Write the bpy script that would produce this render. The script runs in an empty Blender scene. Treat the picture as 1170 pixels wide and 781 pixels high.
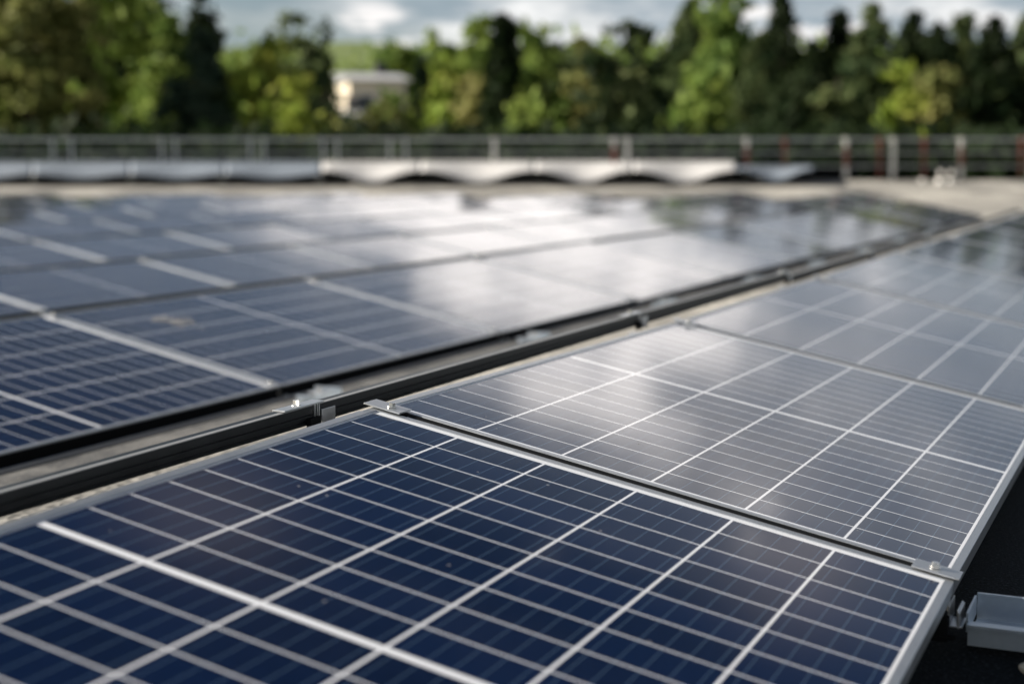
import bpy, bmesh, math, random
from mathutils import Vector, Matrix, noise as mn
import numpy as np
R = math.radians
random.seed(7); rng = np.random.default_rng(11)
S = bpy.context.scene
COL = S.collection

# ------------------------------------------------------------------ camera
CAM = Vector((0.75897, -2.20279, 0.51004))
RIGHT = Vector((0.913020, 0.407916, 0.0)); DOWN = Vector((0.0490100, -0.1096969, -0.992756)); FWD = Vector((-0.404961, 0.906406, -0.120147))
FPX = 1706.27
cd = bpy.data.cameras.new('camera'); cam = bpy.data.objects.new('camera', cd); COL.objects.link(cam)
cam.matrix_world = Matrix(((RIGHT.x, -DOWN.x, -FWD.x, CAM.x), (RIGHT.y, -DOWN.y, -FWD.y, CAM.y), (RIGHT.z, -DOWN.z, -FWD.z, CAM.z), (0, 0, 0, 1)))
cd.sensor_width = 36.0; cd.lens = 36.0 * FPX / 1170.0
cd.clip_start = 0.05; cd.clip_end = 6000
cd.dof.use_dof = True; cd.dof.focus_distance = 2.5; cd.dof.aperture_fstop = 2.35; cd.dof.aperture_blades = 0
S.camera = cam
# ------------------------------------------------------------------ light
SUN_TO = Vector((-0.88, -0.34, 0.45)).normalized()
sl = bpy.data.lights.new('sun', 'SUN'); so = bpy.data.objects.new('sun', sl); COL.objects.link(so)
sl.energy = 5.0; sl.angle = R(0.55); sl.color = (1.0, 0.92, 0.81)
so.rotation_euler = SUN_TO.to_track_quat('Z', 'Y').to_euler(); so.location = (-6, -4, 9)
S.view_settings.view_transform = 'Standard'; S.view_settings.look = 'None'
S.view_settings.exposure = 1.04; S.view_settings.gamma = 1.0; S.view_settings.use_curve_mapping = False
S.render.engine = 'CYCLES'
S.cycles.use_denoising = True; S.cycles.max_bounces = 6; S.cycles.diffuse_bounces = 3; S.cycles.glossy_bounces = 3
S.cycles.transparent_max_bounces = 8; S.cycles.caustics_reflective = False; S.cycles.caustics_refractive = False
S.cycles.sample_clamp_indirect = 6

class NT:
    """little node-tree writer"""
    def __init__(s, nt): s.t = nt; nt.nodes.clear()
    def n(s, typ, **k):
        nd = s.t.nodes.new(typ)
        for a, b in k.items():
            if a == 'inp':
                for i, v in b.items(): s.put(nd, i, v)
            else: setattr(nd, a, b)
        return nd
    def put(s, nd, i, v):
        if isinstance(v, bpy.types.NodeSocket): s.t.links.new(v, nd.inputs[i])
        else: nd.inputs[i].default_value = v
    def m(s, op, a, b=None, c=None, clamp=False):
        nd = s.t.nodes.new('ShaderNodeMath'); nd.operation = op; nd.use_clamp = clamp
        for i, v in enumerate((a, b, c)):
            if v is not None: s.put(nd, i, v)
        return nd.outputs[0]
    def mix(s, f, a, b, blend='MIX'):
        nd = s.t.nodes.new('ShaderNodeMix'); nd.data_type = 'RGBA'; nd.blend_type = blend
        s.put(nd, 0, f); s.put(nd, 6, a); s.put(nd, 7, b)
        return nd.outputs[2]
    def noise(s, vec, scale, detail=3, rough=.5, out=0, dim='3D'):
        nd = s.n('ShaderNodeTexNoise', noise_dimensions=dim, inp={'Scale': scale, 'Detail': detail, 'Roughness': rough})
        if vec is not None: s.put(nd, 'Vector', vec)
        return nd.outputs[out]
    def ramp(s, f, stops):
        nd = s.t.nodes.new('ShaderNodeValToRGB'); s.put(nd, 0, f); e = nd.color_ramp.elements
        while len(e) < len(stops): e.new(.5)
        for q, (p, c) in zip(e, stops): q.position = p; q.color = c if len(c) == 4 else (*c, 1)
        return nd.outputs[0]
    def smooth(s, v, a, b):
        nd = s.n('ShaderNodeMapRange', interpolation_type='SMOOTHSTEP', inp={0: v, 1: a, 2: b, 3: 0.0, 4: 1.0})
        return nd.outputs[0]

# ------------------------------------------------------------------ world: Nishita sky with broken clouds
W = bpy.data.worlds.new('World'); S.world = W; W.use_nodes = True
w = NT(W.node_tree)
sky = w.n('ShaderNodeTexSky', sky_type='NISHITA', sun_disc=False, sun_elevation=math.asin(SUN_TO.z), sun_rotation=math.atan2(SUN_TO.x, SUN_TO.y) % (2*math.pi), altitude=300, air_density=1.0, dust_density=1.2, ozone_density=1.4)
tc = w.n('ShaderNodeTexCoord'); sp = w.n('ShaderNodeSeparateXYZ', inp={0: tc.outputs['Generated']})
x_, y_, z_ = sp.outputs
az = w.m('MULTIPLY', w.m('ARCTAN2', x_, y_), 180/math.pi); el = w.m('MULTIPLY', w.m('ARCSINE', z_), 180/math.pi)
cv = w.n('ShaderNodeCombineXYZ', inp={0: w.m('MULTIPLY', az, .055), 1: w.m('MULTIPLY', el, .13), 2: 3.3}).outputs[0]
n1 = w.noise(cv, 1.0, 6, .58); n2 = w.noise(cv, 3.1, 5, .6)
cv3 = w.n('ShaderNodeCombineXYZ', inp={0: w.m('MULTIPLY', az, .22), 1: w.m('MULTIPLY', el, .9), 2: 9.1}).outputs[0]; n3 = w.noise(cv3, 1.0, 6, .6)
def blob(a0, e0, sa, se, amp):
    da = w.m('DIVIDE', w.m('SUBTRACT', az, a0), sa); de = w.m('DIVIDE', w.m('SUBTRACT', el, e0), se)
    r2 = w.m('ADD', w.m('MULTIPLY', da, da), w.m('MULTIPLY', de, de))
    return w.m('MULTIPLY', w.m('EXPONENT', w.m('MULTIPLY', r2, -1.0)), amp)
tot = None
# cumulus banks (azimuth, elevation, half widths, weight)
for b in [(-22.5, 11.8, 9.0, 3.8, .98), (-15.0, 14.8, 4.0, 2.8, .37), (-7.0, 17.8, 3.4, 2.2, .42), (-29.5, 26.5, 4.0, 3.0, .30),
          (-12, 9.2, 4, 2.0, .12), (25, 14, 14, 5, .6), (70, 20, 25, 9, .6), (150, 25, 40, 9, .7)]:
    v = blob(*b); tot = v if tot is None else w.m('ADD', tot, v)
body = w.m('MULTIPLY', tot, w.m('ADD', .35, w.m('MULTIPLY', n2, 1.3)))
bright = w.smooth(w.m('ADD', body, w.m('ADD', w.m('MULTIPLY', w.m('SUBTRACT', n1, .5), .7), w.m('MULTIPLY', w.m('SUBTRACT', n2, .5), 1.5))), .26, .74)
cover = w.m('MULTIPLY', w.m('ADD', .45, w.m('MULTIPLY', w.smooth(n1, .36, .58), .55)), w.m('MULTIPLY', w.smooth(el, 24.0, 14.0), w.m('ADD', .62, w.m('MULTIPLY', w.smooth(az, -36.0, -24.0), .38))))
veil = w.mix(w.smooth(n2, .3, .7), (1.35, 1.65, 2.05, 1), (3.5, 3.6, 3.8, 1))
low = w.smooth(el, 9.0, 5.0)
veil = w.mix(low, veil, w.ramp(w.m('ADD', w.noise(cv3, .8, 6, .6), .03), [(.34, (1.4, 1.85, 2.2)), (.49, (2.05, 2.4, 2.7)), (.60, (4.2, 4.25, 4.3)), (.68, (6.0, 5.9, 5.8))]))
skycol = w.mix(w.m('ADD', .62, w.m('MULTIPLY', w.smooth(el, 17.0, 25.0), .22)), sky.outputs[0], (0, 0, 0, 1))
c0 = w.mix(w.m('MULTIPLY', cover, .85), skycol, veil)
c0 = w.mix(w.m('MULTIPLY', blob(-11.5, 15.0, 8.0, 3.4, 1.0), w.m('ADD', .35, w.m('MULTIPLY', n2, .6)), clamp=True), c0, (4.3, 4.15, 4.1, 1))
c0 = w.mix(w.m('MULTIPLY', w.m('ADD', blob(-29.5, 26.0, 3.6, 2.2, .60), blob(-6.0, 19.5, 2.6, 2.2, .75)), w.m('ADD', .1, n2), clamp=True), c0, (3.9, 3.45, 3.45, 1))
c1 = w.mix(bright, c0, (10.2, 9.7, 9.4, 1))
lowc = w.m('MAXIMUM', w.m('MULTIPLY', blob(-29.6, 4.6, 2.1, 1.3, 1.6), w.smooth(n3, .42, .62)), w.m('MULTIPLY', blob(-16.5, 4.9, 11.0, 1.0, 1.2), w.smooth(n3, .46, .62)))
c1 = w.mix(w.m('MULTIPLY', w.smooth(lowc, .15, .95), .9), c1, (5.4, 5.2, 5.1, 1))
bg = w.n('ShaderNodeBackground', inp={0: c1, 1: 0.10}); wo = w.n('ShaderNodeOutputWorld', inp={0: bg.outputs[0]})

# ------------------------------------------------------------------ materials
def mat(name, build):
    m = bpy.data.materials.new(name); m.use_nodes = True
    n = NT(m.node_tree); out = n.n('ShaderNodeOutputMaterial'); b = n.n('ShaderNodeBsdfPrincipled'); n.t.links.new(b.outputs[0], out.inputs[0])
    build(n, b, out); return m
def bump(n, b, h, st, dist):
    bp = n.n('ShaderNodeBump', inp={'Strength': st, 'Distance': dist, 'Height': h}); n.t.links.new(bp.outputs[0], b.inputs['Normal'])

def b_cells(n, b, out):
    uv = n.n('ShaderNodeUVMap', uv_map='UVMap').outputs[0]; s = n.n('ShaderNodeSeparateXYZ', inp={0: uv}); u, v = s.outputs[0], s.outputs[1]
    def near(val, pitch, half):     # 1 within half of a multiple of pitch
        f = n.m('SUBTRACT', n.m('FRACT', n.m('ADD', n.m('DIVIDE', val, pitch), .5)), .5)
        return n.m('LESS_THAN', n.m('MULTIPLY', n.m('ABSOLUTE', f), pitch), half)
    P, H, MID = .1588, .0806, .0118
    cu = n.m('ADD', u, 3*P)                                     # 0..6 columns
    col = near(cu, P, .0021)
    av = n.m('SUBTRACT', n.m('ABSOLUTE', v), MID/2)             # 0..10 half cells each side of the middle
    row = near(av, H, .00145)
    mid = n.m('LESS_THAN', av, .0008)
    edge = n.m('MAXIMUM', n.m('GREATER_THAN', n.m('ABSOLUTE', u), 3*P-.0008), n.m('GREATER_THAN', av, 10*H-.0008))
    bar = near(n.m('ADD', cu, P/10), P/5, .00055)
    gap = n.m('MAXIMUM', n.m('MAXIMUM', col, mid), n.m('MAXIMUM', edge, row))
    oi = n.n('ShaderNodeObjectInfo')
    cid = n.n('ShaderNodeCombineXYZ', inp={0: n.m('FLOOR', n.m('DIVIDE', cu, P)), 1: n.m('FLOOR', n.m('DIVIDE', n.m('MULTIPLY', av, n.m('SIGN', v)), H)), 2: n.m('MULTIPLY', oi.outputs['Random'], 50)})
    wn = n.n('ShaderNodeTexWhiteNoise', noise_dimensions='3D', inp={0: cid.outputs[0]}).outputs[0]
    cell = n.mix(wn, (.0004, .0050, .0255, 1), (.0009, .0090, .0440, 1))
    ob = n.n('ShaderNodeTexCoord').outputs['Object']
    grain = n.noise(ob, 95, 2, .5)
    cell = n.mix(n.m('MULTIPLY', grain, .25), cell, (.0020, .0110, .0420, 1))
    cr = n.n('ShaderNodeTexVoronoi', inp={'Vector': ob, 'Scale': 150.0}).outputs['Color']; crs = n.n('ShaderNodeSeparateColor', inp={0: cr}).outputs[1]
    cell = n.mix(n.m('MULTIPLY', crs, .20), cell, (.0022, .0150, .0600, 1))
    c = n.mix(bar, cell, (.070, .12, .19, 1))
    c = n.mix(gap, c, (.90, .93, .99, 1))
    # dust film, droplets marks and specks
    off = n.n('ShaderNodeVectorMath', operation='ADD', inp={0: ob, 1: n.n('ShaderNodeCombineXYZ', inp={0: n.m('MULTIPLY', oi.outputs['Random'], 31), 1: 0.0, 2: 0.0}).outputs[0]}).outputs[0]
    dust = n.smooth(n.noise(off, 2.4, 6, .65), .42, .75)
    vo = n.n('ShaderNodeTexVoronoi', inp={'Vector': off, 'Scale': 21.0}); vc = n.n('ShaderNodeSeparateColor', inp={0: vo.outputs['Color']}).outputs[0]
    spk = n.m('MULTIPLY', n.m('LESS_THAN', vo.outputs['Distance'], n.m('MULTIPLY', vc, .055)), n.m('GREATER_THAN', vc, .60))
    c = n.mix(n.m('ADD', .0015, n.m('MULTIPLY', dust, .009)), c, (.42, .38, .33, 1))
    c = n.mix(n.m('MULTIPLY', spk, .5), c, (.45, .43, .40, 1))
    n.put(b, 'Base Color', c)
    rg = n.m('ADD', .075, n.m('MULTIPLY', dust, .05)); rg = n.m('ADD', rg, n.m('MULTIPLY', spk, .4)); n.put(b, 'Roughness', rg)
    b.inputs['IOR'].default_value = 1.50
    n.put(b, 'Metallic', 0.0)
    bump(n, b, n.noise(ob, 1.7, 2, .5), .10, .012)
M = {}
M['cells'] = mat('solar_glass', b_cells)
def metal(name, colr, rough, metallic=.9, sc=60, var=.12, b_=.05):
    def f(n, b, out):
        ob = n.n('ShaderNodeTexCoord').outputs['Object']; q = n.noise(ob, sc, 4, .6)
        n.put(b, 'Base Color', n.mix(q, tuple(c*(1-var) for c in colr)+(1,), tuple(min(1, c*(1+var)) for c in colr)+(1,)))
        n.put(b, 'Roughness', n.m('ADD', rough-.08, n.m('MULTIPLY', q, .16))); n.put(b, 'Metallic', metallic)
        bump(n, b, q, b_, .002)
    return mat(name, f)
M['alu'] = metal('anodised_aluminium', (.66, .68, .70), .34)
M['alu_lip'] = metal('brushed_frame_aluminium', (.60, .63, .66), .36, .85, 14, .16, .1)
M['rail_alu'] = metal('shaded_mill_aluminium', (.58, .66, .74), .34, .75)
M['steel'] = metal('stainless_steel', (.78, .77, .74), .22)
M['black_metal'] = metal('black_coated_metal', (.012, .015, .018), .38, .25, 18, .35)
M['black_rubber'] = metal('black_rubber', (.006, .007, .008), .7, 0)
M['black_rubber'].node_tree.nodes['Principled BSDF'].inputs['Specular IOR Level'].default_value = .08
M['grey_metal'] = metal('weathered_galvanised_steel', (.36, .37, .38), .5, .55)
M['white_paint'] = metal('white_painted_metal', (.72, .70, .66), .5, 0)
M['rail_paint'] = metal('grey_painted_railing', (.46, .48, .48), .5, .1)
M['red_paint'] = metal('red_painted_metal', (.20, .055, .04), .5, 0)
M['plaster'] = metal('cream_render', (.66, .58, .46), .9, 0, 1.5, .12)
M['plaster2'] = metal('pale_grey_render', (.55, .55, .54), .9, 0, 1.5, .12)
M['dirt'] = metal('dried_dirt', (.22, .225, .235), .95, 0, 40, .5)
M['dark_roof'] = metal('dark_roof_tiles', (.04, .042, .048), .8, 0, 3, .4)
M['red_roof'] = metal('clay_roof_tiles', (.30, .11, .07), .8, 0, 3, .3)
M['grey_roof'] = metal('pale_roof_sheet', (.45, .46, .48), .6, 0, 3, .1)
M['pane'] = metal('window_glass', (.03, .04, .05), .6, 0)
M['bark'] = metal('tree_bark', (.075, .055, .04), .9, 0, 5, .4)
def b_mem(n, b, out):
    ob = n.n('ShaderNodeTexCoord').outputs['Object']
    q = n.noise(ob, 1.3, 4, .6)
    n.put(b, 'Base Color', n.mix(q, (.46, .46, .46, 1), (.68, .67, .66, 1))); n.put(b, 'Roughness', .6); bump(n, b, q, .3, .02)
M['membrane'] = mat('white_roof_membrane', b_mem)
M['membrane_shade'] = metal('shade_grey_roof_membrane', (.20, .235, .28), .6, 0, 1.2, .2)  # shade on the left sheets painted in as blue-grey
def b_gravel(n, b, out):
    ob = n.n('ShaderNodeTexCoord').outputs['Object']
    vo = n.n('ShaderNodeTexVoronoi', inp={'Vector': ob, 'Scale': 34.0}); cc = n.n('ShaderNodeSeparateColor', inp={0: vo.outputs['Color']}).outputs[0]
    big = n.noise(ob, .55, 5, .6)
    c = n.mix(cc, (.25, .24, .215, 1), (.58, .56, .51, 1)); c = n.mix(n.smooth(big, .40, .60), c, (.20, .195, .18, 1))
    n.put(b, 'Base Color', c); n.put(b, 'Roughness', .9); bump(n, b, vo.outputs['Distance'], .8, .012)
M['gravel'] = mat('pale_roof_gravel', b_gravel)
def b_felt(n, b, out):
    ob = n.n('ShaderNodeTexCoord').outputs['Object']
    q = n.noise(ob, 170, 4, .8); p = n.noise(ob, 14, 6, .7)
    c = n.mix(n.smooth(q, .50, .68), (.002, .005, .009, 1), (.055, .075, .095, 1)); c = n.mix(n.m('MULTIPLY', n.smooth(p, .45, .7), .6), c, (.006, .012, .019, 1))
    n.put(b, 'Base Color', c); n.put(b, 'Roughness', .8); b.inputs['Specular IOR Level'].default_value = .15; bump(n, b, q, .9, .004)
M['felt'] = mat('mineral_bitumen_felt', b_felt)
def b_conc(n, b, out):
    ob = n.n('ShaderNodeTexCoord').outputs['Object']; q = n.noise(ob, 1.1, 6, .65); s = n.noise(ob, 9, 3, .6)
    c = n.mix(q, (.50, .47, .40, 1), (.80, .76, .66, 1)); c = n.mix(n.m('MULTIPLY', s, .3), c, (.3, .29, .25, 1))
    n.put(b, 'Base Color', c); n.put(b, 'Roughness', .9)
M['concrete'] = mat('pale_weathered_concrete', b_conc)
def b_sill(n, b, out):
    ob = n.n('ShaderNodeTexCoord').outputs['Object']; q = n.noise(ob, 7, 6, .7); s = n.noise(ob, 90, 3, .7)
    c = n.mix(n.smooth(q, .35, .65), (.05, .052, .055, 1), (.15, .15, .145, 1)); c = n.mix(n.smooth(s, .55, .7), c, (.30, .29, .27, 1))
    n.put(b, 'Base Color', c); n.put(b, 'Roughness', .7); bump(n, b, s, .5, .004)
M['sill_stone'] = mat('weathered_sill_stone', b_sill)
def b_grass(n, b, out):
    ob = n.n('ShaderNodeTexCoord').outputs['Object']
    q = n.noise(ob, .018, 5, .6); wv = n.n('ShaderNodeTexWave', inp={'Vector': ob, 'Scale': .11, 'Distortion': 3.0, 'Detail': 2.0}).outputs[1]
    c = n.mix(q, (.085, .140, .028, 1), (.19, .24, .055, 1)); c = n.mix(n.m('MULTIPLY', wv, .45), c, (.045, .075, .02, 1))
    n.put(b, 'Base Color', c); n.put(b, 'Roughness', .95)
M['grass'] = mat('meadow_grass', b_grass)
def leafmat(name, a, c2, c3, sc=.5, trans=.35):
    def f(n, b, out):
        ob = n.n('ShaderNodeTexCoord').outputs['Object']; q = n.noise(ob, sc, 4, .65)
        at = n.n('ShaderNodeAttribute', attribute_name='tone').outputs['Fac']
        c = n.mix(n.smooth(q, .36, .64), (*a, 1), (*c2, 1)); c = n.mix(at, c, (*c3, 1))
        n.put(b, 'Base Color', c); n.put(b, 'Roughness', .7); b.inputs['Specular IOR Level'].default_value = .12
        tr = n.n('ShaderNodeBsdfTranslucent', inp={0: c}); mx = n.n('ShaderNodeMixShader', inp={0: trans, 1: b.outputs[0], 2: tr.outputs[0]})
        n.t.links.new(mx.outputs[0], out.inputs[0])
    return mat(name, f)
M['leaf_dark'] = leafmat('dark_foliage', (0.0083, 0.0182, 0.0083), (0.0182, 0.0336, 0.0121), (0.0336, 0.0495, 0.0171))
M['leaf_pine'] = leafmat('pine_needles', (0.0304, 0.0600, 0.0264), (0.0840, 0.1216, 0.0464), (0.1584, 0.1856, 0.0744))
M['leaf_olive'] = leafmat('olive_foliage', (0.095, 0.115, 0.038), (0.178, 0.198, 0.062), (0.293, 0.273, 0.095))
M['leaf_mid'] = leafmat('green_foliage', (0.0797, 0.1423, 0.0368), (0.1754, 0.2595, 0.0598), (0.3235, 0.3886, 0.0874))
M['leaf_light'] = leafmat('yellow_green_foliage', (0.1309, 0.2051, 0.0314), (0.2460, 0.3392, 0.0522), (0.4133, 0.4202, 0.0886))
M['leaf_blue'] = leafmat('blue_green_needles', (0.0288, 0.0552, 0.0384), (0.0560, 0.0936, 0.0648), (0.0968, 0.1288, 0.0808))

# ------------------------------------------------------------------ object helpers
def link(o, parent=None):
    COL.objects.link(o)
    if parent is not None: o.parent = parent
    return o
def tag(o, label, cat, group=None):
    o['label'] = label; o['category'] = cat
    if group: o['group'] = group
    return o
def empty(name, loc=(0, 0, 0), rot=(0, 0, 0)):
    o = bpy.data.objects.new(name, None); o.location = loc; o.rotation_euler = rot; o.empty_display_size = .1; return link(o)
def kind(o, k): o['kind'] = k; return o
class MB:
    """collects boxes, prisms, cylinders into one mesh"""
    def __init__(s): s.v = []; s.f = []
    def add(s, vs, fs): k = len(s.v); s.v += [tuple(p) for p in vs]; s.f += [tuple(i+k for i in f) for f in fs]; return s
    def box(s, a, b):
        x0, y0, z0 = a; x1, y1, z1 = b
        return s.add([(x0, y0, z0), (x1, y0, z0), (x1, y1, z0), (x0, y1, z0), (x0, y0, z1), (x1, y0, z1), (x1, y1, z1), (x0, y1, z1)],
                     [(0, 3, 2, 1), (4, 5, 6, 7), (0, 1, 5, 4), (1, 2, 6, 5), (2, 3, 7, 6), (3, 0, 4, 7)])
    def prism(s, prof, a, b, axis='Y', cap=True):
        """closed profile in the plane across axis, from a to b"""
        n = len(prof)
        def P(p, t): return {'Y': (p[0], t, p[1]), 'X': (t, p[0], p[1]), 'Z': (p[0], p[1], t)}[axis]
        vs = [P(p, a) for p in prof] + [P(p, b) for p in prof]
        fs = [(i, (i+1) % n, n+(i+1) % n, n+i) for i in range(n)]
        if cap: fs += [tuple(range(n))[::-1], tuple(range(n, 2*n))]
        return s.add(vs, fs)
    def cyl(s, c, r, h, n=16, r2=None, axis='Z'):
        r2 = r if r2 is None else r2; vs = []
        for rr, t in ((r, 0), (r2, h)):
            for i in range(n):
                a = 2*math.pi*i/n; p = (rr*math.cos(a), rr*math.sin(a))
                vs.append((c[0]+p[0], c[1]+p[1], c[2]+t) if axis == 'Z' else ((c[0]+t, c[1]+p[0], c[2]+p[1]) if axis == 'X' else (c[0]+p[0], c[1]+t, c[2]+p[1])))
        return s.add(vs, [(i, (i+1) % n, n+(i+1) % n, n+i) for i in range(n)] + [tuple(range(n))[::-1], tuple(range(n, 2*n))])
    def tube(s, p, q, r, n=8, r2=None):
        p, q = Vector(p), Vector(q); d = (q-p); L = d.length; z = d.normalized(); x = z.orthogonal().normalized(); y = z.cross(x); r2 = r if r2 is None else r2
        vs = [p+rr*(x*math.cos(2*math.pi*i/n)+y*math.sin(2*math.pi*i/n))+z*t for rr, t in ((r, 0), (r2, L)) for i in range(n)]
        return s.add(vs, [(i, (i+1) % n, n+(i+1) % n, n+i) for i in range(n)] + [tuple(range(n))[::-1], tuple(range(n, 2*n))])
    def mesh(s, name, m, bevel=0):
        me = bpy.data.meshes.new(name); me.from_pydata(s.v, [], s.f); bm = bmesh.new(); bm.from_mesh(me)
        bmesh.ops.recalc_face_normals(bm, faces=bm.faces)
        if bevel: bmesh.ops.bevel(bm, geom=bm.edges[:], offset=bevel, segments=2, affect='EDGES', profile=.6, clamp_overlap=True)
        bm.to_mesh(me); bm.free(); me.materials.append(M[m]); return me
    def build(s, name, m, parent=None, bevel=0):
        return link(bpy.data.objects.new(name, s.mesh(name, m, bevel)), parent)
def inst(name, me, parent): return link(bpy.data.objects.new(name, me), parent)
def pix(x, depth, y=None, z=None):
    """a place in the world: image column x at a given distance along the view; height from image row y or given z"""
    h = Vector((FWD.x, FWD.y, 0)); 
    k = (x-585)/FPX
    if y is None:
        # solve depth along FWD for the wanted z : point = CAM + depth*(FWD + k*RIGHT + j*DOWN)
        j = ((CAM.z-z)/depth + FWD.z)/(-DOWN.z)
        j = ((z-CAM.z)/depth - FWD.z)/DOWN.z
    else: j = (y-390.5)/FPX
    return CAM + depth*(FWD + k*RIGHT + j*DOWN)
ORD = ['first', 'second', 'third', 'fourth', 'fifth', 'sixth', 'seventh', 'eighth', 'ninth', 'tenth', 'eleventh', 'twelfth', 'thirteenth', 'fourteenth', 'fifteenth', 'sixteenth', 'seventeenth', 'eighteenth', 'nineteenth', 'twentieth']

# ------------------------------------------------------------------ the roof, the ground and the hills
XS = [-60, -12, -9.8, -7.0, -4.3, -1.9, .3, .6, 3, 20]; ZS = [-.39, -.39, -.39, -.39, -.365, -.278, -.212, -.205, -.205, -.205]
def roof_z(x): return float(np.interp(x, XS, ZS))
HR = Vector((RIGHT.x, RIGHT.y)); HF = Vector((FWD.x, FWD.y)).normalized()      # across and along the view, on the level
def lvl(s, d, z): return (CAM.x+HR.x*s+HF.x*d, CAM.y+HR.y*s+HF.y*d, z)
WALL_D = 34.0
def roof_sheet():
    ss = np.concatenate([np.linspace(-34, -6, 12), np.linspace(-5, 5, 26), np.linspace(6, 16, 6)]); dd = np.concatenate([np.linspace(-9, -1, 5), np.linspace(0, 8, 24), np.linspace(9, WALL_D-4, 10), np.linspace(WALL_D-3.8, WALL_D+.05, 9)])
    vs = []; fs = []
    for d in dd:
        for s in ss:
            p = lvl(s, d, 0); b_ = max(0, min(1, (d-WALL_D+3.8)/3.6)); zt = CAM.z-(206-184)*d/FPX; vs.append((p[0], p[1], roof_z(p[0])*(1-b_) + zt*b_ + .004*mn.noise(Vector((p[0]*.7, p[1]*.7, 0)))))
    n = len(ss)
    for i in range(len(dd)-1):
        for j in range(n-1): fs.append((i*n+j, i*n+j+1, (i+1)*n+j+1, (i+1)*n+j))
    return MB().add(vs, fs)
kind(roof_sheet().build('roof', 'gravel'), 'structure')
fb = MB(); vs = []; fs = []
for i, y in enumerate(np.linspace(-6, 13, 40)):
    for j, x in enumerate((-.95, -.3, .3, .9, 2, 3, 5)): vs.append((x+(.05*math.sin(y*3) if j == 0 else 0), y, roof_z(x)+.010))
for i in range(39):
    for j in range(6): fs.append((i*7+j, i*7+j+1, (i+1)*7+j+1, (i+1)*7+j))
fb.add(vs, fs); kind(fb.build('roofing_felt', 'felt'), 'structure')
# land: one sheet to the horizon, rising to a hill behind the trees on the left
def land():
    vs = []; fs = []; rr = [0, 20, 40, 60, 80, 100, 130, 160, 200, 250, 310, 380, 460, 560, 700, 900, 1300, 2200, 4500]; A = 96
    for r in rr:
        for k in range(A):
            a = 2*math.pi*k/A; X = CAM.x+r*math.sin(a); Y = CAM.y+r*math.cos(a)
            dg = math.degrees(a); dg = dg-360 if dg > 180 else dg
            hill = 50*math.exp(-((dg+31)/20)**2)+20*math.exp(-((dg-10)/30)**2) + 16*math.exp(-((dg-120)/60)**2)
            t = min(1, max(0, (r-130)/420)); t = t*t*(3-2*t)
            vs.append((X, Y, -9+hill*t*(.9+.12*mn.noise(Vector((X*.006, Y*.006, 1))))*(1 if r < 1300 else .7) + 1.0*mn.noise(Vector((X*.02, Y*.02, 4)))))
    for i in range(len(rr)-1):
        for k in range(A): fs.append((i*A+k, i*A+(k+1) % A, (i+1)*A+(k+1) % A, (i+1)*A+k))
    return MB().add(vs, fs)
g = kind(land().build('ground', 'grass'), 'structure')
for p in g.data.polygons: p.use_smooth = True
# building body under the roof
bb = MB()
c = [lvl(-33.9, WALL_D+.28, 0), lvl(15.9, WALL_D+.28, 0), lvl(15.9, -8.9, 0), lvl(-33.9, -8.9, 0)]
bb.add([(p[0], p[1], -9.3) for p in c]+[(p[0], p[1], -.55) for p in c], [(0, 1, 5, 4), (1, 2, 6, 5), (2, 3, 7, 6), (3, 0, 4, 7), (0, 3, 2, 1), (4, 5, 6, 7)])
tag(bb.build('hall_building', 'concrete'), 'pale concrete hall building carrying the roof full of panels', 'building')
# parapet wall at the far edge
def along(mb, s0, s1, d0, d1, z0, z1):
    c = [lvl(s0, d0, 0), lvl(s1, d0, 0), lvl(s1, d1, 0), lvl(s0, d1, 0)]
    mb.add([(p[0], p[1], z0) for p in c]+[(p[0], p[1], z1) for p in c], [(0, 3, 2, 1), (4, 5, 6, 7), (0, 1, 5, 4), (1, 2, 6, 5), (2, 3, 7, 6), (3, 0, 4, 7)])
    return mb
def zrow(y, d=WALL_D): return CAM.z-(y-184)*d/FPX*1.0073     # height that shows on image row y at distance d
def srow(x, d=WALL_D): return (x-585)/FPX*d*1.0073
pw = empty('parapet_wall', lvl(0, WALL_D, -.5)); tag(pw, 'long pale concrete parapet wall along the far roof edge', 'wall')
inv = Matrix.Translation(-Vector(lvl(0, WALL_D, -.5)))
def local(o, root): o.matrix_parent_inverse = Matrix.Translation(-root.location); return o
local(along(MB(), -34, 16, WALL_D, WALL_D+.3, -.5, zrow(209)).build('wall', 'concrete', pw), pw)
local(along(MB(), -34, 16, WALL_D-.03, WALL_D+.33, zrow(209)+.002, zrow(206)).build('coping', 'concrete', pw), pw)

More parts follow.
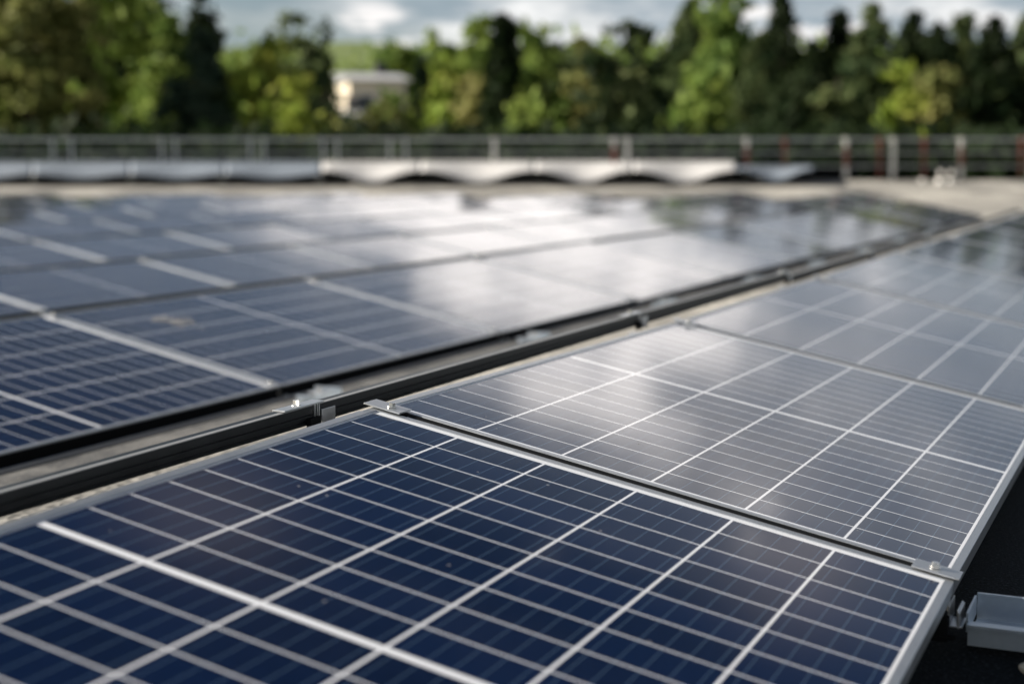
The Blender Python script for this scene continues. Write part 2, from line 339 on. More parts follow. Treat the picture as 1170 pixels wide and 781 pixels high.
# ------------------------------------------------------------------ solar panels
L2, W2, TH = .8375, .4925, .035
HG = .851-L2                                                    # half of the gap between neighbours
def frame_mesh():
    mb = MB()
    # profile measured inwards from the outer edge: outer rim, groove, inner lip, then down the inside
    pr = [(0, -.0012), (.0004, -.0003), (.0012, 0), (.0128, 0), (.0135, -.0006), (.0135, -.0045), (.0035, -.0045-.0005), (.0035, -TH+.002), (.020, -TH+.002), (.020, -TH), (0, -TH)]
    n = len(pr); vs = []
    for sx, sy in ((-1, -1), (1, -1), (1, 1), (-1, 1)):
        for d, z in pr: vs.append((sx*(W2-d), sy*(L2-d), z))
    fs = [(c*n+i, c*n+(i+1) % n, ((c+1) % 4)*n+(i+1) % n, ((c+1) % 4)*n+i) for c in range(4) for i in range(n)]
    me = mb.add(vs, fs).mesh('frame', 'alu_lip'); return me
def glass_mesh():
    me = bpy.data.meshes.new('glass'); a, b = W2-.0132, L2-.0132
    vs = []; nu, nv = 2, 2
    me.from_pydata([(-a, -b, -.0022), (a, -b, -.0022), (a, b, -.0022), (-a, b, -.0022), (-a, -b, -.0042), (a, -b, -.0042), (a, b, -.0042), (-a, b, -.0042)], [], [(0, 1, 2, 3), (7, 6, 5, 4), (0, 4, 5, 1), (1, 5, 6, 2), (2, 6, 7, 3), (3, 7, 4, 0)])
    uv = me.uv_layers.new(name='UVMap')
    for l in me.loops: p = me.vertices[l.vertex_index].co; uv.data[l.index].uv = (p.x, p.y)
    me.materials.append(M['cells']); return me
FR, GL = frame_mesh(), glass_mesh()
SHADE_STRIP = MB().prism([(W2+.0005, -.004), (W2+.006, -.006), (W2+.006, -.044), (W2-.012, -.044), (W2-.012, -TH-.001), (W2+.0005, -TH-.001)], -L2, L2).mesh('edge_shade', 'black_rubber')  # black strip added to give the low edge its shade
TILT = R(11.1)
def panel(center, pitch=0, yaw=0, tilt=TILT, label='', shade_edge=False, group='solar panels mounted in tilted rows on the roof'):
    r = empty('solar_panel', center, (pitch, tilt, -yaw)); tag(r, label, 'solar panel', group)
    inst('frame', FR, r); inst('glass', GL, r)
    if shade_edge: inst('edge_shade', SHADE_STRIP, r)
    return r
def shown(p, m=60):
    d = Vector(p)-CAM; z = d.dot(FWD)
    if z < .3: return None
    x = 585+FPX*d.dot(RIGHT)/z
    return x
CL_PL = MB().box((-.035, -.022, .0008), (.035, .022, .0036)); CL_PL.box((-.026, -.0062, -.012), (.026, .0062, .0008))
CLAMP = CL_PL.mesh('clamp_plate', 'alu', .0006)
bt = MB(); bt.cyl((0, 0, .0042), .0085, .0016, 18); bt.cyl((0, 0, .0058), .0062, .0062, 6, .0058); BOLT = bt.mesh('bolt', 'steel', .0004)
def clamp(pos, rot, label, bolt_u=0.0, group='clamps holding the panel edges'):
    r = empty('panel_clamp', pos, rot); tag(r, label, 'clamp', group); inst('clamp_plate', CLAMP, r); b = inst('bolt', BOLT, r); b.location.x = bolt_u; return r
def place(center, rot, local_p):
    from mathutils import Euler
    return Vector(center) + Euler(rot, 'XYZ').to_matrix() @ Vector(local_p)

P = 1.702
# front row: centre of each panel, pitch along the row
front = [((0, -.842, -.0069), .0081), ((-.0017, .860, -.0107), -.0130), ((-.0035, 2.562, -.0214), 0.0), ((-.002, 4.264, -.020), .001), ((-.001, 5.966, -.021), -.0015), ((0, 7.668, -.026), .000),
         ((0, 9.37, -.024), -.001), ((0, 11.072, -.024), .001)]
whats = ['near dark blue panel in sharp focus across the bottom of the front row', 'second front row panel with a grey cloud glare, beyond the first clamp pair',
         'third panel of the front row, greyish and softly blurred', 'fourth panel of the front row, mirroring dark trees', 'fifth panel of the front row by the right picture edge', 'sixth panel of the front row, far and blurred',
         'seventh panel of the front row, far and blurred', 'last panel of the front row, farthest from the camera']
for i, ((c, p), t) in enumerate(zip(front, whats)):
    panel(c, p, 0, TILT+R([0, 0, 0, .15, -.1, .1, 0, .1][i]), t)
    if i < 7:
        c2, p2 = front[i+1]
        rot = ((p+p2)/2, TILT, 0); mid = (Vector(place(c, (p, TILT, 0), (0, L2+HG, 0))) + Vector(place(c2, (p2, TILT, 0), (0, -L2-HG, 0))))/2
        clamp(place(mid, rot, (-.472, 0, .0012)), rot, 'silver bolted clamp on the high left edge, %s joint of the front row' % ORD[i], .008)
        clamp(place(mid, rot, (.464, 0, .0012)), rot, 'silver bolted clamp on the low right edge, %s joint of the front row' % ORD[i], -.004)
# thin strips in the joints and along the high edge of the front row
for i in range(7):
    (c, p), (c2, p2) = front[i], front[i+1]
    rot = ((p+p2)/2, TILT, 0); mid = (Vector(place(c, (p, TILT, 0), (0, L2+HG, 0))) + Vector(place(c2, (p2, TILT, 0), (0, -L2-HG, 0))))/2
    js = empty('joint_strip', mid, rot); MB().box((-.43, -.0058, -.0046), (.43, -.0028, -.0026)).build('strip', 'alu', js); MB().box((-.490, -.0130, -.030), (.490, -.0062, -.0034)).box((-.490, -.0008, -.030), (.490, .0130, -.0014)).build('gap_shade', 'black_rubber', js)  # black fillers added to keep the joint gap dark
    tag(js, 'thin grey strip inside the dark gap at the %s joint of the front row' % ORD[i], 'strip', 'strips in the gaps of the front row')
for i, (c, p) in enumerate(front):
    rot = (p, TILT, 0); js = empty('edge_strip', c, rot); MB().box((-.5020, -L2+.03, -.030), (-.4995, L2-.03, -.0045)).build('strip', 'alu', js); MB().box((-.4992, -L2+.01, -.030), (-.4929, L2-.01, -.0060)).build('gap_shade', 'black_rubber', js)  # black filler added to darken the slot beside the strip
    tag(js, 'slim aluminium strip along the high edge of the %s front row panel' % ORD[i], 'strip', 'strips along the high edge of the front row')
# rows behind: (x of the low edge, y of a joint, z of the low edge, yaw, first, last)
ROWS = [(-1.896, 1.90, -.221, .012, -1, 9), (-4.28, 5.48, -.302, .010, -2, 14), (-6.72, 7.25, -.322, .010, -2, 14), (-9.1, 9.15, -.322, .010, -3, 14), (-11.5, 10.9, -.322, .010, -3, 13), (-13.9, 12.6, -.322, .010, -3, 12), (-16.3, 14.4, -.322, .010, -3, 11), (-18.7, 16, -.322, .010, -3, 10)]
EXT = {}
for r, (x0, y0, z0, yaw, k0, k1) in enumerate(ROWS):
    cnt = 0
    ks = []
    for k in range(k0-2, k1+1):
        y = y0+(k+.5)*P; x = x0-.4916+yaw*(y-y0)
        if y < -1: continue
        xs = [shown((x+dx, y+dy, z0+dz)) for dx, dz in ((-.49, .19), (.49, 0)) for dy in (-.85, .85)]
        xs = [q for q in xs if q is not None]
        dd = (Vector((x, y, 0))-CAM).dot(Vector((HF.x, HF.y, 0)))
        if not xs or max(xs) < -25 or min(xs) > 1200 or dd > WALL_D-4.0: continue
        ks.append((k, x, y))
    EXT[r] = (ks[0][2]-.85, ks[-1][2]+.85)
    for n_, (k, x, y) in enumerate(ks):
        rr = random.Random(r*100+k)
        dt = R(rr.uniform(-.6, .6)); dp = R(rr.uniform(-.45, .45))
        if r == 0 and k <= 1: dt = dp = 0
        t = TILT+R(.25)+dt
        lab = '%s solar panel from the near end of the %s row back, behind the front row' % (ORD[n_], ORD[r+1])
        if r == 0: lab = {0: 'dark striped panel at the left picture edge, first of the second row', 1: 'panel with a pale dirt splash, second panel of the second row'}.get(n_, '%s panel from the left in the second row, behind the black bar' % ORD[n_])
        c = (x, y, z0+.0986+.0)
        pn = panel(c, dp, yaw, t, lab, shade_edge=True)
        if r == 0 and k == 0:
            for (cx, cy, rad) in ((-.28, -.50, .030), (-.25, -.45, .036), (-.21, -.47, .024), (-.20, -.41, .020), (-.17, -.50, .012), (-.24, -.38, .016), (-.13, -.44, .009), (-.30, -.43, .014)):
                sb = MB(); pts = [(cx+.7*rad*(1+.35*math.sin(3*a+cx*90)+.2*math.sin(5*a))*math.cos(a), cy+rad*1.5*(1+.3*math.sin(2*a+cy*70))*math.sin(a), -.0012) for a in [2*math.pi*i/18 for i in range(18)]]
                sb.add(pts+[(cx, cy, -.0006)], [(i, (i+1) % 18, 18) for i in range(18)]); sb.build('dirt_spot', 'dirt', pn)
        if n_ < len(ks)-1 or True:
            rot = (0, t, -yaw); mid = place(c, rot, (0, L2+HG, 0))
            if r <= 3 and n_ < len(ks)-1:
                clamp(place(mid, rot, (-.472, 0, .0012)), rot, 'silver clamp on the high edge, %s joint of the %s row' % (ORD[n_], ORD[r+1]), .008)
                if r <= 1: clamp(place(mid, rot, (.464, 0, .0012)), rot, 'silver clamp on the low edge, %s joint of the %s row' % (ORD[n_], ORD[r+1]), -.004)
            # aluminium cover bar over the joint
            if r <= 3 and n_ < len(ks)-1:
                jb = MB().box((-.44, -.0130, -.004), (.435, .0130, .0010)).build('joint_bar', 'alu_lip'); jb.location = mid; jb.rotation_euler = rot
                tag(jb, 'slim bright bar closing the %s joint of the %s row of panels' % (ORD[n_], ORD[r+1]), 'joint bar', 'bars between neighbouring panels')
# ------------------------------------------------------------------ base rails on the roof (U channels)
def u_rail(x0, x1, y, z, label, endcap=True):
    r = empty('base_rail', ((x0+x1)/2, y, z)); tag(r, label, 'rail', 'base rails lying across the roof')
    w_, h = .062, .034
    pr = [(-w_+.014, 0), (w_, 0), (w_, h+.016), (w_-.006, h+.016), (w_-.006, h+.013), (w_-.003, h+.013), (w_-.003, .010), (w_-.022, .0075), (-w_+.030, .0075), (-w_+.026, h-.001), (-w_+.016, h+.0005), (-w_, h+.0005), (-w_, h-.004), (-w_+.014, h-.005)]
    o = MB().prism(pr, x0-(x0+x1)/2, x1-(x0+x1)/2, 'X').build('channel', 'rail_alu', r, 0)
    if endcap:
        e = MB().box((x0-(x0+x1)/2-.004, -w_+.022, .017), (x0-(x0+x1)/2-.0005, w_-.004, h+.012)).build('end_plate', 'rail_alu', r, .0005)
    return r
u_rail(.505, 1.75, .040, -.1895, 'grey aluminium channel rail running right from the front row joint', True)
# gripping bracket between the first joint and that rail
br = empty('rail_bracket', (.480, .012, -.152)); tag(br, 'small aluminium and black plastic bracket below the right clamp', 'bracket')
mb = MB()
for k in range(2): mb.box((-.0035+.013*k, -.026, -.008), (-.0012+.013*k, .034-.004*k, .020-.006*k))
mb.box((-.012, -.026, -.012), (.018, .024, -.0095)); mb.build('clip', 'alu', br, .0006)
MB().box((-.028, -.046, -.030), (.000, -.026, .006)).box((-.03, -.050, -.024), (.012, -.040, -.018)).build('plastic_pad', 'black_rubber', br, .002)
MB().box((.011, -.030, -.012), (.014, .030, .012)).build('end_flange', 'alu', br, .0006)
bo = MB(); bo.cyl((-.009, .002, .004), .003, .030, 10); bo.build('threaded_rod', 'steel', br)
# low rail ends that stick out in front of the second row, one at each joint
x0, y0, z0, yaw = ROWS[0][:4]
for k in range(0, 8):
    y = y0+k*P; x = x0+yaw*(y-y0); zr = roof_z(x+.15)
    r = u_rail(x+.10, x+.20, y-.02, zr+.006, 'short channel rail end sticking out below the %s joint of the second row' % ORD[k], False)
    MB().box((-.02, -.035, .041), (.03, .035, .044)).build('cover_plate', 'alu', r, .0008)
    bo = MB(); bo.cyl((.0, 0, .044), .009, .010, 6); bo.build('bolt', 'steel', r)
    f = empty('edge_bracket', (x+.012, y+.0, z0-.03)); tag(f, 'upright silver bracket under the low edge at the %s joint of the second row' % ORD[k], 'bracket', 'upright brackets under the second row')
    MB().box((-.003, -.012, -.050), (.003, .012, .004)).build('plate', 'alu', f, .0006)
    MB().cyl((.003, 0, -.02), .006, .006, 6, axis='X').build('bolt', 'steel', f)
# ------------------------------------------------------------------ black beam behind the high edge of the front row
def beam(y0, y1, z, x, label, h=.031, strip=True):
    o = empty('deflector_bar', (x, (y0+y1)/2, z)); tag(o, label, 'deflector bar', 'black bars along the high edges of the rows')
    a = (y1-y0)/2
    pr = [(0, 0), (0, -.011), (-.003, -.0120), (-.003, -.0140), (0, -.015), (0, -.0225), (-.0025, -.0235), (-.0025, -.0255), (0, -.0265), (0, -h), (-.032, -h), (-.032, -.002), (-.030, 0)]
    MB().prism(pr, -a, a).build('profile', 'black_metal', o, 0)
    if strip: MB().box((-.010, -a+.002, .0006), (-.0004, a-.002, .0018)).build('top_strip', 'grey_metal', o)
    return o
beam(-2.6, 3.45, .0885, -.600, 'long black grooved bar behind the two sharp front panels')
beam(3.52, 8.5, .074, -.600, 'middle black bar behind the blurred part of the front row')
beam(8.56, 12.4, .070, -.605, 'farthest black bar behind the end of the front row')
for r, (x0, y0, z0, yaw, k0, k1) in enumerate(ROWS[:5]):
    ya, yb_ = EXT[r]
    o = beam(ya, yb_, z0+.197-.002, x0-.983+yaw*((ya+yb_)/2-y0)-.09, 'black bar along the high edge of the %s row, behind the front row' % ORD[r+1], .05, False); o.rotation_euler = (0, 0, -yaw)
for k in range(0, 6):
    y = k*P+.004; z = [.0885, .0885, .0885, .074, .074, .070][k]
    b_ = empty('bar_bracket', (-.600, y, z)); tag(b_, 'aluminium bracket on the black bar beside the %s joint of the front row' % ORD[k], 'bracket', 'brackets on the black bar')
    # top plate that lies on the beam, open C profile end, hanging tab
    MB().box((-.022, -.105, .0030), (.003, .020, .0060)).build('top_plate', 'alu', b_, .0006)
    mb = MB(); mb.box((.0015, -.012, -.030), (.0040, -.0095, .003)); mb.box((.0015, .002, -.030), (.0040, .0045, .003)); mb.box((.0015, -.0035, -.022), (.0040, -.0015, .003)); mb.build('profile_end', 'alu', b_, .0003)
    MB().box((.004, .008, -.040), (.007, .052, -.008)).build('tab', 'alu', b_, .0006)
    MB().box((.001, -.036, -.040), (.010, .000, -.018)).build('plug', 'black_rubber', b_, .002)
    mb = MB(); mb.cyl((-.010, -.050, .0060), .0085, .0016, 16); mb.cyl((-.010, -.050, .0076), .006, .008, 6); mb.build('bolt', 'steel', b_)
    # leg that carries the high edge
    lg = MB().box((-.028, -.02, -.5*0-.30), (-.004, .02, -.052)).build('leg', 'alu', b_, .001)
# long weathered slab added to show a lit roof strip before the second row
for k, (ya, yb_) in enumerate([(-.4, 3.6), (3.63, 8.0), (8.03, 13.0), (13.03, 17.6)]):
    xm = ROWS[0][0]+ROWS[0][3]*((ya+yb_)/2-1.9)+.105; a = (yb_-ya)/2; sl_ = empty('sunlit_strip_slab', (xm, (ya+yb_)/2, -.31), (0, 0, -ROWS[0][3]))
    tag(sl_, '%s long weathered slab added as sunlit roof strip before the second row' % ORD[k], 'slab', 'slabs in front of the second row')
    MB().box((-.075, -a, 0), (.075, a, .055)).build('slab', 'sill_stone', sl_, .003)
    MB().box((-.073, -a+.01, .0555), (-.060, a-.01, .063)).build('lip', 'grey_metal', sl_)
# a pale pebble on the felt
pb = bmesh.new(); bmesh.ops.create_icosphere(pb, subdivisions=3, radius=1)
for v in pb.verts: v.co = Vector((v.co.x*.016, v.co.y*.012, v.co.z*.010))*(1+.18*mn.noise(v.co*1.4))
me = bpy.data.meshes.new('pebble'); pb.to_mesh(me); pb.free(); me.materials.append(M['concrete'])
o = link(bpy.data.objects.new('pebble', me)); o.location = (.60, -.085, roof_z(.6)+.018); tag(o, 'small pale pebble on the black felt at the right picture edge', 'pebble')
for p in me.polygons: p.use_smooth = True

# ------------------------------------------------------------------ railing on the far edge
rl = empty('guard_railing', lvl(0, WALL_D+.15, 0)); tag(rl, 'long grey guard railing with paired posts on the far roof edge', 'railing')
for y, t in ((160, .055), (174.5, .032), (189.5, .030)):
    z = zrow(y); local(along(MB(), -20, 16, WALL_D+.13, WALL_D+.13+t, z-t/2, z+t/2).build('rail', 'rail_paint', rl), rl)
posts = [(-125, 0), (-108, 0), (-35, 0), (-18, 0), (67, 0), (88, 0), (190, 0), (205, 0), (290, 0), (305, 0), (372, 0), (388, 0), (447, 0), (465, 0), (565, 1), (700, 2), (715, 1), (850, 2), (893, 3), (962, 2), (1000, 3), (1015, 1), (1050, 3), (1092, 2), (1160, 3), (1171, 1), (1290, 1), (1420, 1)]
for x, t in posts:
    s = srow(x); wd = (.050, .09, .09, .05)[t]
    local(along(MB(), s-wd/2, s+wd/2, WALL_D+.07, WALL_D+.12, zrow(203), zrow(157.5)).build('post', ('rail_paint', 'white_paint', 'white_paint', 'red_paint')[t], rl), rl)
    if t == 2: local(along(MB(), s-wd/2-.004, s+wd/2+.004, WALL_D+.064, WALL_D+.069, zrow(190), zrow(168)).build('marker_band', 'red_paint', rl), rl)
# ------------------------------------------------------------------ white membrane humps along the parapet
arches = [-52, 45, 155, 262, 371, 482, 611, 722, 838, 925]
HUMP_D = WALL_D-1.0
cov = empty('membrane_cover', lvl(0, WALL_D-.1, 0)); tag(cov, 'white wavy membrane cover with dark arches lying along the parapet', 'membrane cover')
for a, b in zip(arches[:-1], arches[1:]):
    n = 22; vs = []; fs = []; D0 = WALL_D-1.2
    for i in range(n+1):
        t = i/n; x = a+(b-a)*t; w_ = .5-.5*math.cos(2*math.pi*t)           # 0 at the arches, 1 midway
        yb = 195.5+12.5*w_**1.35 if a > 300 else 199.5+4.5*w_**1.2; yt = 184.8
        if a > 800: yb -= 1; yt += 4
        for (yy, dd) in ((yt, 1.9), (yt+1.0, 1.5), (yt+(yb-yt)*.5, .55+.15*w_), (yb, .0)):
            vs.append(lvl(srow(x, D0+dd), D0+dd, zrow(yy, D0+dd)))
    for i in range(n):
        for j in range(3): fs.append((i*4+j, i*4+4+j, i*4+5+j, i*4+1+j))
    o = local(MB().add(vs, fs).build('sheet', 'membrane' if 300 < a < 800 else 'membrane_shade', cov), cov)
    sm = o.modifiers.new('thickness', 'SOLIDIFY'); sm.thickness = .012
    for p in o.data.polygons: p.use_smooth = True
local(along(MB(), srow(-60), srow(985), WALL_D+.735, WALL_D+.80, zrow(215), zrow(190)).build('arch_shade_board', 'black_rubber', cov), cov)  # black board added behind the sheets to darken the arch openings
# small conductor holders standing on the parapet and roof
spots = [(45, 206, 194), (155, 203, 195), (258, 203, 195), (367, 203, 194), (865, 209, 200), (1047, 211, 203), (1068, 203, 194), (1080, 203, 194)]
hn = ['leftmost', 'second', 'third', 'fourth', 'fifth', 'round bright', 'seventh', 'last']
for i, (x, yb, yt) in enumerate(spots):
    D = WALL_D-.55; h = empty('conductor_holder', lvl(srow(x, D), D, zrow(yb+6, D)))
    tag(h, ('%s pale conductor holder from the left along the foot of the parapet' % hn[i]) if i != 5 else 'round bright conductor holder before the parapet on the right', 'holder', 'conductor holders along the parapet')
    H_ = zrow(yt, D)-zrow(yb+6, D)
    MB().cyl((0, 0, 0), .10, .10, 14, .07).build('foot', 'white_paint', h); MB().cyl((0, 0, .10), .022, H_-.13, 8).build('stem', 'steel', h)
    MB().cyl((0, -.03, H_-.06), .055, .06, 12, axis='Y').build('cap', 'white_paint', h)

# ------------------------------------------------------------------ houses beyond the roof
def house(x, depth, y_eave, y_ridge, wpx, label, wall, roof, turn=0, y_base=200, wins=3, depth_m=8, hip=False):
    p = pix(x, depth, y=y_eave); k = depth/FPX; w_ = wpx*k/2; ze = p.z; zr = pix(x, depth, y=y_ridge).z; h = empty('house', (p.x, p.y, -9), (0, 0, math.atan2(HR.y, HR.x)+turn)); tag(h, label, 'house')
    ze += 9; zr += 9; d = depth_m/2
    MB().box((-w_, -d, 0), (w_, d, ze)).build('wall', wall, h)
    o = .35
    rb = MB(); rb.add([(-w_-o, -d-o, ze+.01), (w_+o, -d-o, ze+.01), (w_+o, d+o, ze+.01), (-w_-o, d+o, ze+.01), (-w_*(.5 if hip else 1)-o*(not hip), 0, zr), (w_*(.5 if hip else 1)+o*(not hip), 0, zr)], [(0, 1, 5, 4), (2, 3, 4, 5), (1, 2, 5), (3, 0, 4), (0, 3, 2, 1)]); rf = rb.build('roof', roof, h)
    MB().box((w_*.35, -.3, zr-.8), (w_*.35+.6, .3, zr+.7)).build('chimney', 'dark_roof', rf)
    for i in range(wins):
        cx = -w_+(i+.7)*2*w_/(wins+.4)
        for lv in (1, 2):
            zz = ze-2.1-2.8*(lv-1)
            f = MB().box((cx-.55, -d-.06, zz), (cx+.55, -d-.002, zz+1.3)).build('window', 'white_paint', h); MB().box((cx-.45, -d-.08, zz+.1), (cx+.45, -d-.062, zz+1.2)).build('pane', 'pane', f)
    return h
house(418, 92, 96, 84, 62, 'cream house with pale roof in the gap between the trees', 'plaster', 'grey_roof', .25, wins=2, depth_m=9)
house(478, 80, 152, 128, 66, 'low dark roofed house below the slim conifer', 'plaster2', 'dark_roof', -.3, wins=2)
house(527, 100, 139, 124, 50, 'small white house with a pale roof behind the yellow bush', 'plaster2', 'grey_roof', .3, wins=2)
house(150, 78, 118, 96, 46, 'pale house with a red roof glimpsed between the left trees', 'plaster2', 'red_roof', .3, wins=2)
house(392, 84, 142, 126, 34, 'small pale shed roofed house under the cream house', 'plaster', 'grey_roof', -.2, wins=1, depth_m=5)

# ------------------------------------------------------------------ trees
def leaves(cent, n_each, spread, size, tone, flat=1.0):
    """leaf-sized quads scattered round clump centres; returns verts, faces, tones"""
    N = len(cent)*n_each
    c = np.repeat(cent, n_each, 0); sp = np.repeat(spread, n_each)[:, None]
    o = rng.normal(size=(N, 3))*sp*.5; o[:, 2] *= flat; p = c+o
    a = rng.normal(size=(N, 3)); a /= np.linalg.norm(a, axis=1)[:, None]; b = np.cross(a, rng.normal(size=(N, 3))); b /= np.linalg.norm(b, axis=1)[:, None]
    s = (size*(.6+.8*rng.random(N)))[:, None]
    q = np.stack([p-a*s, p-b*s*.55, p+a*s, p+b*s*.55], 1).reshape(-1, 3)
    t = np.clip(np.repeat(tone, n_each)+rng.normal(size=N)*.12, 0, 1)
    return q, t
def crown_mesh(name, q, t, m):
    me = bpy.data.meshes.new(name); n = len(q)//4
    me.vertices.add(4*n); me.vertices.foreach_set('co', q.ravel().astype(np.float32)); me.loops.add(4*n); me.loops.foreach_set('vertex_index', np.arange(4*n, dtype=np.int32))
    me.polygons.add(n); me.polygons.foreach_set('loop_start', np.arange(0, 4*n, 4, dtype=np.int32)); me.polygons.foreach_set('loop_total', np.full(n, 4, dtype=np.int32))
    at = me.attributes.new('tone', 'FLOAT', 'FACE'); at.data.foreach_set('value', t.astype(np.float32)); me.update(); me.validate(); me.materials.append(M[m]); return me
def tree(kind_, x, ytop, wpx, depth, m, label, name=None, dens=1.0, low=.12, zb=-9, group='trees beyond the roof'):
    top = pix(x, depth, y=ytop); H = top.z-zb; Wd = wpx*depth/FPX; rad = Wd/2*(.95 if kind_ in ('round', 'pine', 'bush') else 1.0)
    if kind_ == 'cone': rad = .33*H*wpx/70
    root = empty(name or {'round': 'broadleaf_tree', 'cone': 'conifer_tree', 'pine': 'pine_tree', 'slim': 'cypress_tree', 'bush': 'shrub'}[kind_], (top.x, top.y, zb)); tag(root, label, 'shrub' if kind_ == 'bush' else 'tree', group)
    C = []; sp = []; tn = []; limbs = []
    lf = .16+.0022*depth
    if kind_ in ('cone', 'slim'):
        nl = int(H*(2.6 if kind_ == 'cone' else 3.2))
        for i in range(nl):
            t = i/nl; h = H*(low+(1-low)*t); 
            r = rad*((1-t)**1.04 if kind_ == 'cone' else (math.sin(math.pi*min(1, .12+.86*t))**.55*(1-.25*t)))*(.78+.5*rng.random())+.04
            nb = max(6, int(8*(1-t)+3)) if kind_ == 'cone' else 5
            for k in range(nb):
                a = rng.random()*6.283; rr = r*(.75+.35*rng.random()); m_ = max(1, int(rr/.45))
                if k % 2 == 0 and kind_ == 'cone': limbs.append(((0, 0, h), (math.cos(a)*rr*.8, math.sin(a)*rr*.8, h-.2*rr), .03+.01*rr))
                for j in range(m_):
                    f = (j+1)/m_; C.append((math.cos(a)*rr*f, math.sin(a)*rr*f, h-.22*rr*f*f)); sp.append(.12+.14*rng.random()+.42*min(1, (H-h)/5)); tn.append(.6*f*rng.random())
        
        for i in range(int(H*.6/.4)):
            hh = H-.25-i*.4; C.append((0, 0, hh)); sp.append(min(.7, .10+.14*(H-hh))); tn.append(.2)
        ne = int(26*dens)
    else:
        low2 = {'round': .16, 'pine': .22, 'bush': .02}[kind_]; c0 = H*(1+low2)/2; hz = H*(1-low2)/2; sd = x*.37+depth
        ncl = int({'round': 62, 'pine': 52, 'bush': 60}[kind_]*(rad*hz)**.72*.55)+60
        if kind_ == 'pine': c0 += hz*.12; hz *= .88
        while len(C) < ncl:
            d = rng.normal(size=3); d /= np.linalg.norm(d); v = Vector(d)
            n1 = mn.noise(v*1.5+Vector((sd, 0, 0))); n2 = mn.noise(v*3.6+Vector((0, sd, 0)))
            sq = (1-abs(d[2])**2.4)**.5/max(.05, math.sqrt(1-d[2]**2)); sq = min(sq, 1.22)
            Rr = 1+.42*n1+.34*n2; u_ = rng.random()**.45; f = Rr*(.42+.58*u_)
            p = (d[0]*rad*f*sq, d[1]*rad*f*sq, c0+hz*d[2]*min(1.04, .60*f+.40*u_+.02))
            if kind_ == 'pine' and d[2] > 0: p = (p[0]*(1-.35*d[2]), p[1]*(1-.35*d[2]), p[2])
            hole = mn.noise(Vector(p)*(1.5/max(1.2, rad*.62))+Vector((sd*2, 3, 1)))
            if hole < (-.10 if kind_ != 'pine' else -.02) and u_ > .3: continue
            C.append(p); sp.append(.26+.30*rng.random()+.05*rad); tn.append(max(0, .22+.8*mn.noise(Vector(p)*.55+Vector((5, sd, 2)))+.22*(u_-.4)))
        for i in range(14): p = C[int(rng.integers(len(C)))]; limbs.append(((0, 0, max(H*.12, p[2]-hz*.45)), p, .03+.012*rad))
        ne = int(17*dens)
    C = np.array(C); sp = np.array(sp); tn = np.array(tn)
    C[:, 2] = np.minimum(C[:, 2], H)
    q, t = leaves(C, ne, sp, np.full(len(C)*ne, lf*(.9 if kind_ != 'cone' else .58)), tn, .8)
    inst('crown', crown_mesh('crown', q, t, m), root)
    tb = MB(); r0 = .10+.018*H; segs = 5
    for i in range(segs):
        h0, h1 = H*.93*i/segs, H*.93*(i+1)/segs; w = lambda h: (.25*math.sin(h*.6+x), .2*math.cos(h*.5+x), h)
        tb.tube(w(h0), w(h1), r0*(1-i/segs*.9), 8, r0*(1-(i+1)/segs*.9))
    for a, b, rr in limbs: tb.tube(a, b, rr, 5, rr*.3)
    tb.build('trunk', 'bark', root)
    return root
T = tree
# left group
T('round', 20, -150, 176, 46, 'leaf_olive', 'tall olive green tree filling the left picture edge', dens=1.2)
T('round', 118, -75, 112, 52, 'leaf_mid', 'tall mid green tree next to the olive tree on the left', dens=1.2)
T('round', 128, -130, 150, 74, 'leaf_dark', 'very dark tall tree rising behind the left group')
T('cone', 192, 12, 66, 50, 'leaf_mid', 'slender pale green tree with narrow top, left of the dark gap', name='birch_tree')
T('pine', 226, -8, 84, 58, 'leaf_dark', 'dark bushy tree with uneven top beside the slender pale one')
T('cone', 228, 30, 80, 47, 'leaf_blue', 'blue green conifer in front of the dark bushy tree')
T('round', 345, 22, 90, 66, 'leaf_pine', 'dull green round tree behind the bright yellow green one')
T('round', 306, 38, 96, 47, 'leaf_light', 'bright yellow green sunlit tree left of the sky gap', dens=1.1)
T('bush', 340, 96, 60, 42, 'leaf_light', 'bright green bush under the yellow green tree')
T('round', 365, 62, 40, 64, 'leaf_dark', 'small dark tree at the left side of the sky gap')
# middle
T('round', 452, 44, 62, 130, 'leaf_mid', 'distant green tree on the hill shoulder right of the sky gap')
T('round', 446, 98, 58, 62, 'leaf_mid', 'green tree partly hiding the cream house')
T('bush', 440, 112, 46, 60, 'leaf_olive', 'olive shrub in front of the low dark roof')
T('bush', 398, 126, 44, 60, 'leaf_olive', 'olive bush at the left foot of the cream house')
T('cone', 484, 62, 44, 74, 'leaf_blue', 'narrow blue green conifer between house and round bush')
T('round', 510, 72, 48, 72, 'leaf_light', 'round yellow green tree beside the narrow blue conifer')
T('round', 500, 40, 60, 140, 'leaf_mid', 'distant green tree on the hill behind the round yellow tree')
T('round', 548, 96, 66, 62, 'leaf_olive', 'pale olive tree just left of the slim dark cypress')
T('round', 545, 26, 66, 120, 'leaf_mid', 'tall distant green tree left of the cypress top')
T('slim', 577, 16, 31, 50, 'leaf_dark', 'slim very dark cypress standing upright in the middle', low=.02, dens=1.5)
T('round', 612, 30, 70, 125, 'leaf_mid', 'distant green tree right of the cypress top')
T('round', 616, 58, 76, 60, 'leaf_mid', 'full mid green tree right of the cypress')
T('round', 652, 42, 60, 120, 'leaf_pine', 'distant dull green tree with a flat top in the middle')
T('bush', 600, 118, 56, 48, 'leaf_mid', 'green bush behind the railing below the full green tree')
T('round', 672, 48, 74, 66, 'leaf_olive', 'pale green tree left of the big dark pine')
T('round', 728, 30, 128, 56.3, 'leaf_dark', 'big dark pine with a rounded top right of the middle', name='pine_tree')
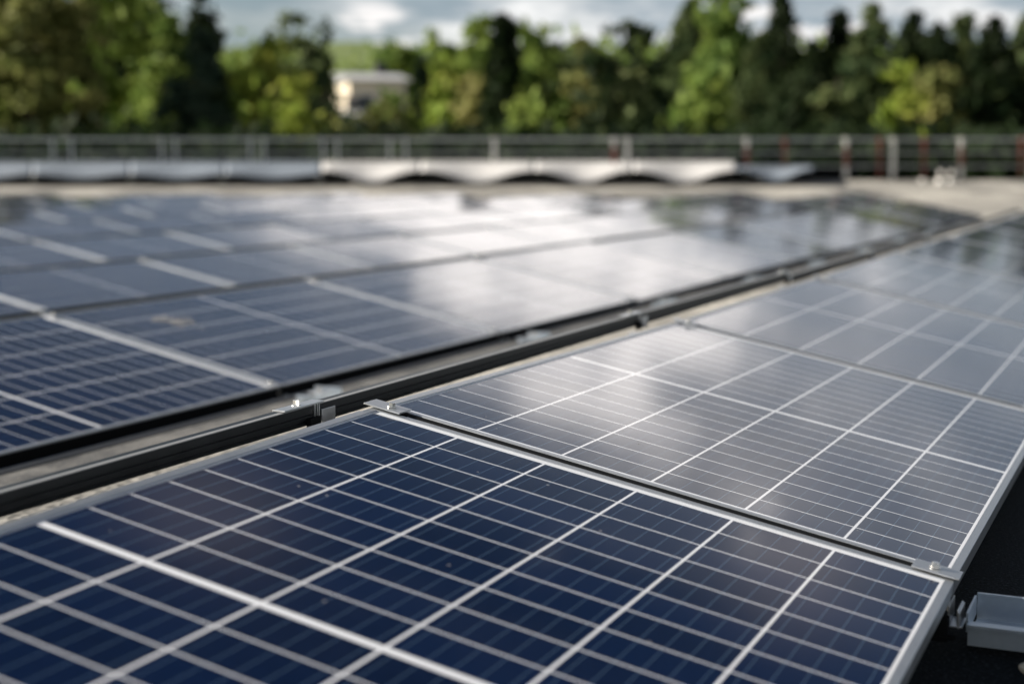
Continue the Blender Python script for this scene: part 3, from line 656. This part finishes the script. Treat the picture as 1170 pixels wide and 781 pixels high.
T('pine', 714, 66, 76, 50, 'leaf_pine', 'lower lit pine in front of the big dark one')
T('cone', 790, -6, 96, 72, 'leaf_pine', 'tall pine with its tip at the top picture edge', dens=1.1)
T('pine', 826, -16, 84, 60, 'leaf_mid', 'tallest lit pine with ragged crown right of the middle', dens=1.1)
T('pine', 806, 52, 76, 46, 'leaf_mid', 'green tree in front of the tall ragged pines')
# right group
T('cone', 893, -16, 48, 66, 'leaf_dark', 'narrow dark spruce with a sharp tip beside the ragged pine')
T('cone', 868, 34, 60, 58, 'leaf_pine', 'shorter lit spruce before the narrow dark spruce')
T('cone', 930, 44, 66, 64, 'leaf_dark', 'low dark spruce in the dip of the treeline')
T('cone', 960, 8, 70, 66, 'leaf_dark', 'dark spruce left of the two highest right spruces')
T('cone', 998, 0, 76, 64, 'leaf_pine', 'highest spruce in the right group')
T('cone', 1044, 10, 70, 68, 'leaf_dark', 'dark spruce in the middle of the right group')
T('cone', 1072, 24, 56, 66, 'leaf_dark', 'thin dark spruce above the lit yellow shrubs')
T('cone', 1102, 12, 66, 64, 'leaf_pine', 'spruce with bright sky gaps at its side')
T('cone', 1138, 16, 66, 62, 'leaf_dark', 'dark spruce second from the right picture edge')
T('cone', 1176, 12, 80, 64, 'leaf_pine', 'lit spruce cut by the right picture edge')
T('round', 960, 62, 74, 56, 'leaf_pine', 'dull green tree below the dark spruces')
T('bush', 1030, 84, 76, 48, 'leaf_light', 'yellow green sunlit shrub left in the right group', dens=1.1)
T('bush', 1072, 72, 80, 50, 'leaf_olive', 'olive sunlit shrub right of the yellow green one')
T('round', 900, 90, 84, 52, 'leaf_dark', 'dark round tree low behind the railing posts')
T('bush', 1132, 92, 66, 50, 'leaf_dark', 'dark shrub at the foot of the right spruces')
T('round', 1250, 10, 110, 60, 'leaf_dark', 'dark tree just outside the right picture edge')
# far wood on the ridge and low growth below the railing
def wood(name, label, cells, m, size, seed):
    r2 = np.random.default_rng(seed); q = []; t = []
    for (x, yt, d) in cells:
        p = pix(x, d, y=yt); n = 220; zb = min(p.z-6, -2); c = np.stack([p.x+r2.normal(size=n)*2.4*d/60, p.y+r2.normal(size=n)*2.4*d/60, zb+(p.z-zb)*r2.random(n)**.7], 1)
        a, b = leaves(c, 5, np.full(n, 1.0*d/80), np.full(n*5, size*d/60), r2.random(n)*.5); q.append(a); t.append(b)
    o = link(bpy.data.objects.new(name, crown_mesh(name, np.concatenate(q), np.concatenate(t), m))); kind(o, 'stuff'); o['label'] = label; o['category'] = 'undergrowth' if 'under' in name else 'wood'; return o
wood('undergrowth', 'dark mixed undergrowth seen below and through the railing', [(x, 166+8*math.sin(x*.05), 43+4*math.sin(x*.11)) for x in range(-60, 1260, 20)], 'leaf_dark', .34, 5)
wood('distant_wood', 'distant wood on the ridge behind the trees', [(x, 76+7*math.sin(x*.037)+5*math.sin(x*.09), 190+12*math.sin(x*.07)) for x in list(range(530, 1240, 14))+list(range(-40, 270, 22))], 'leaf_mid', .30, 6)
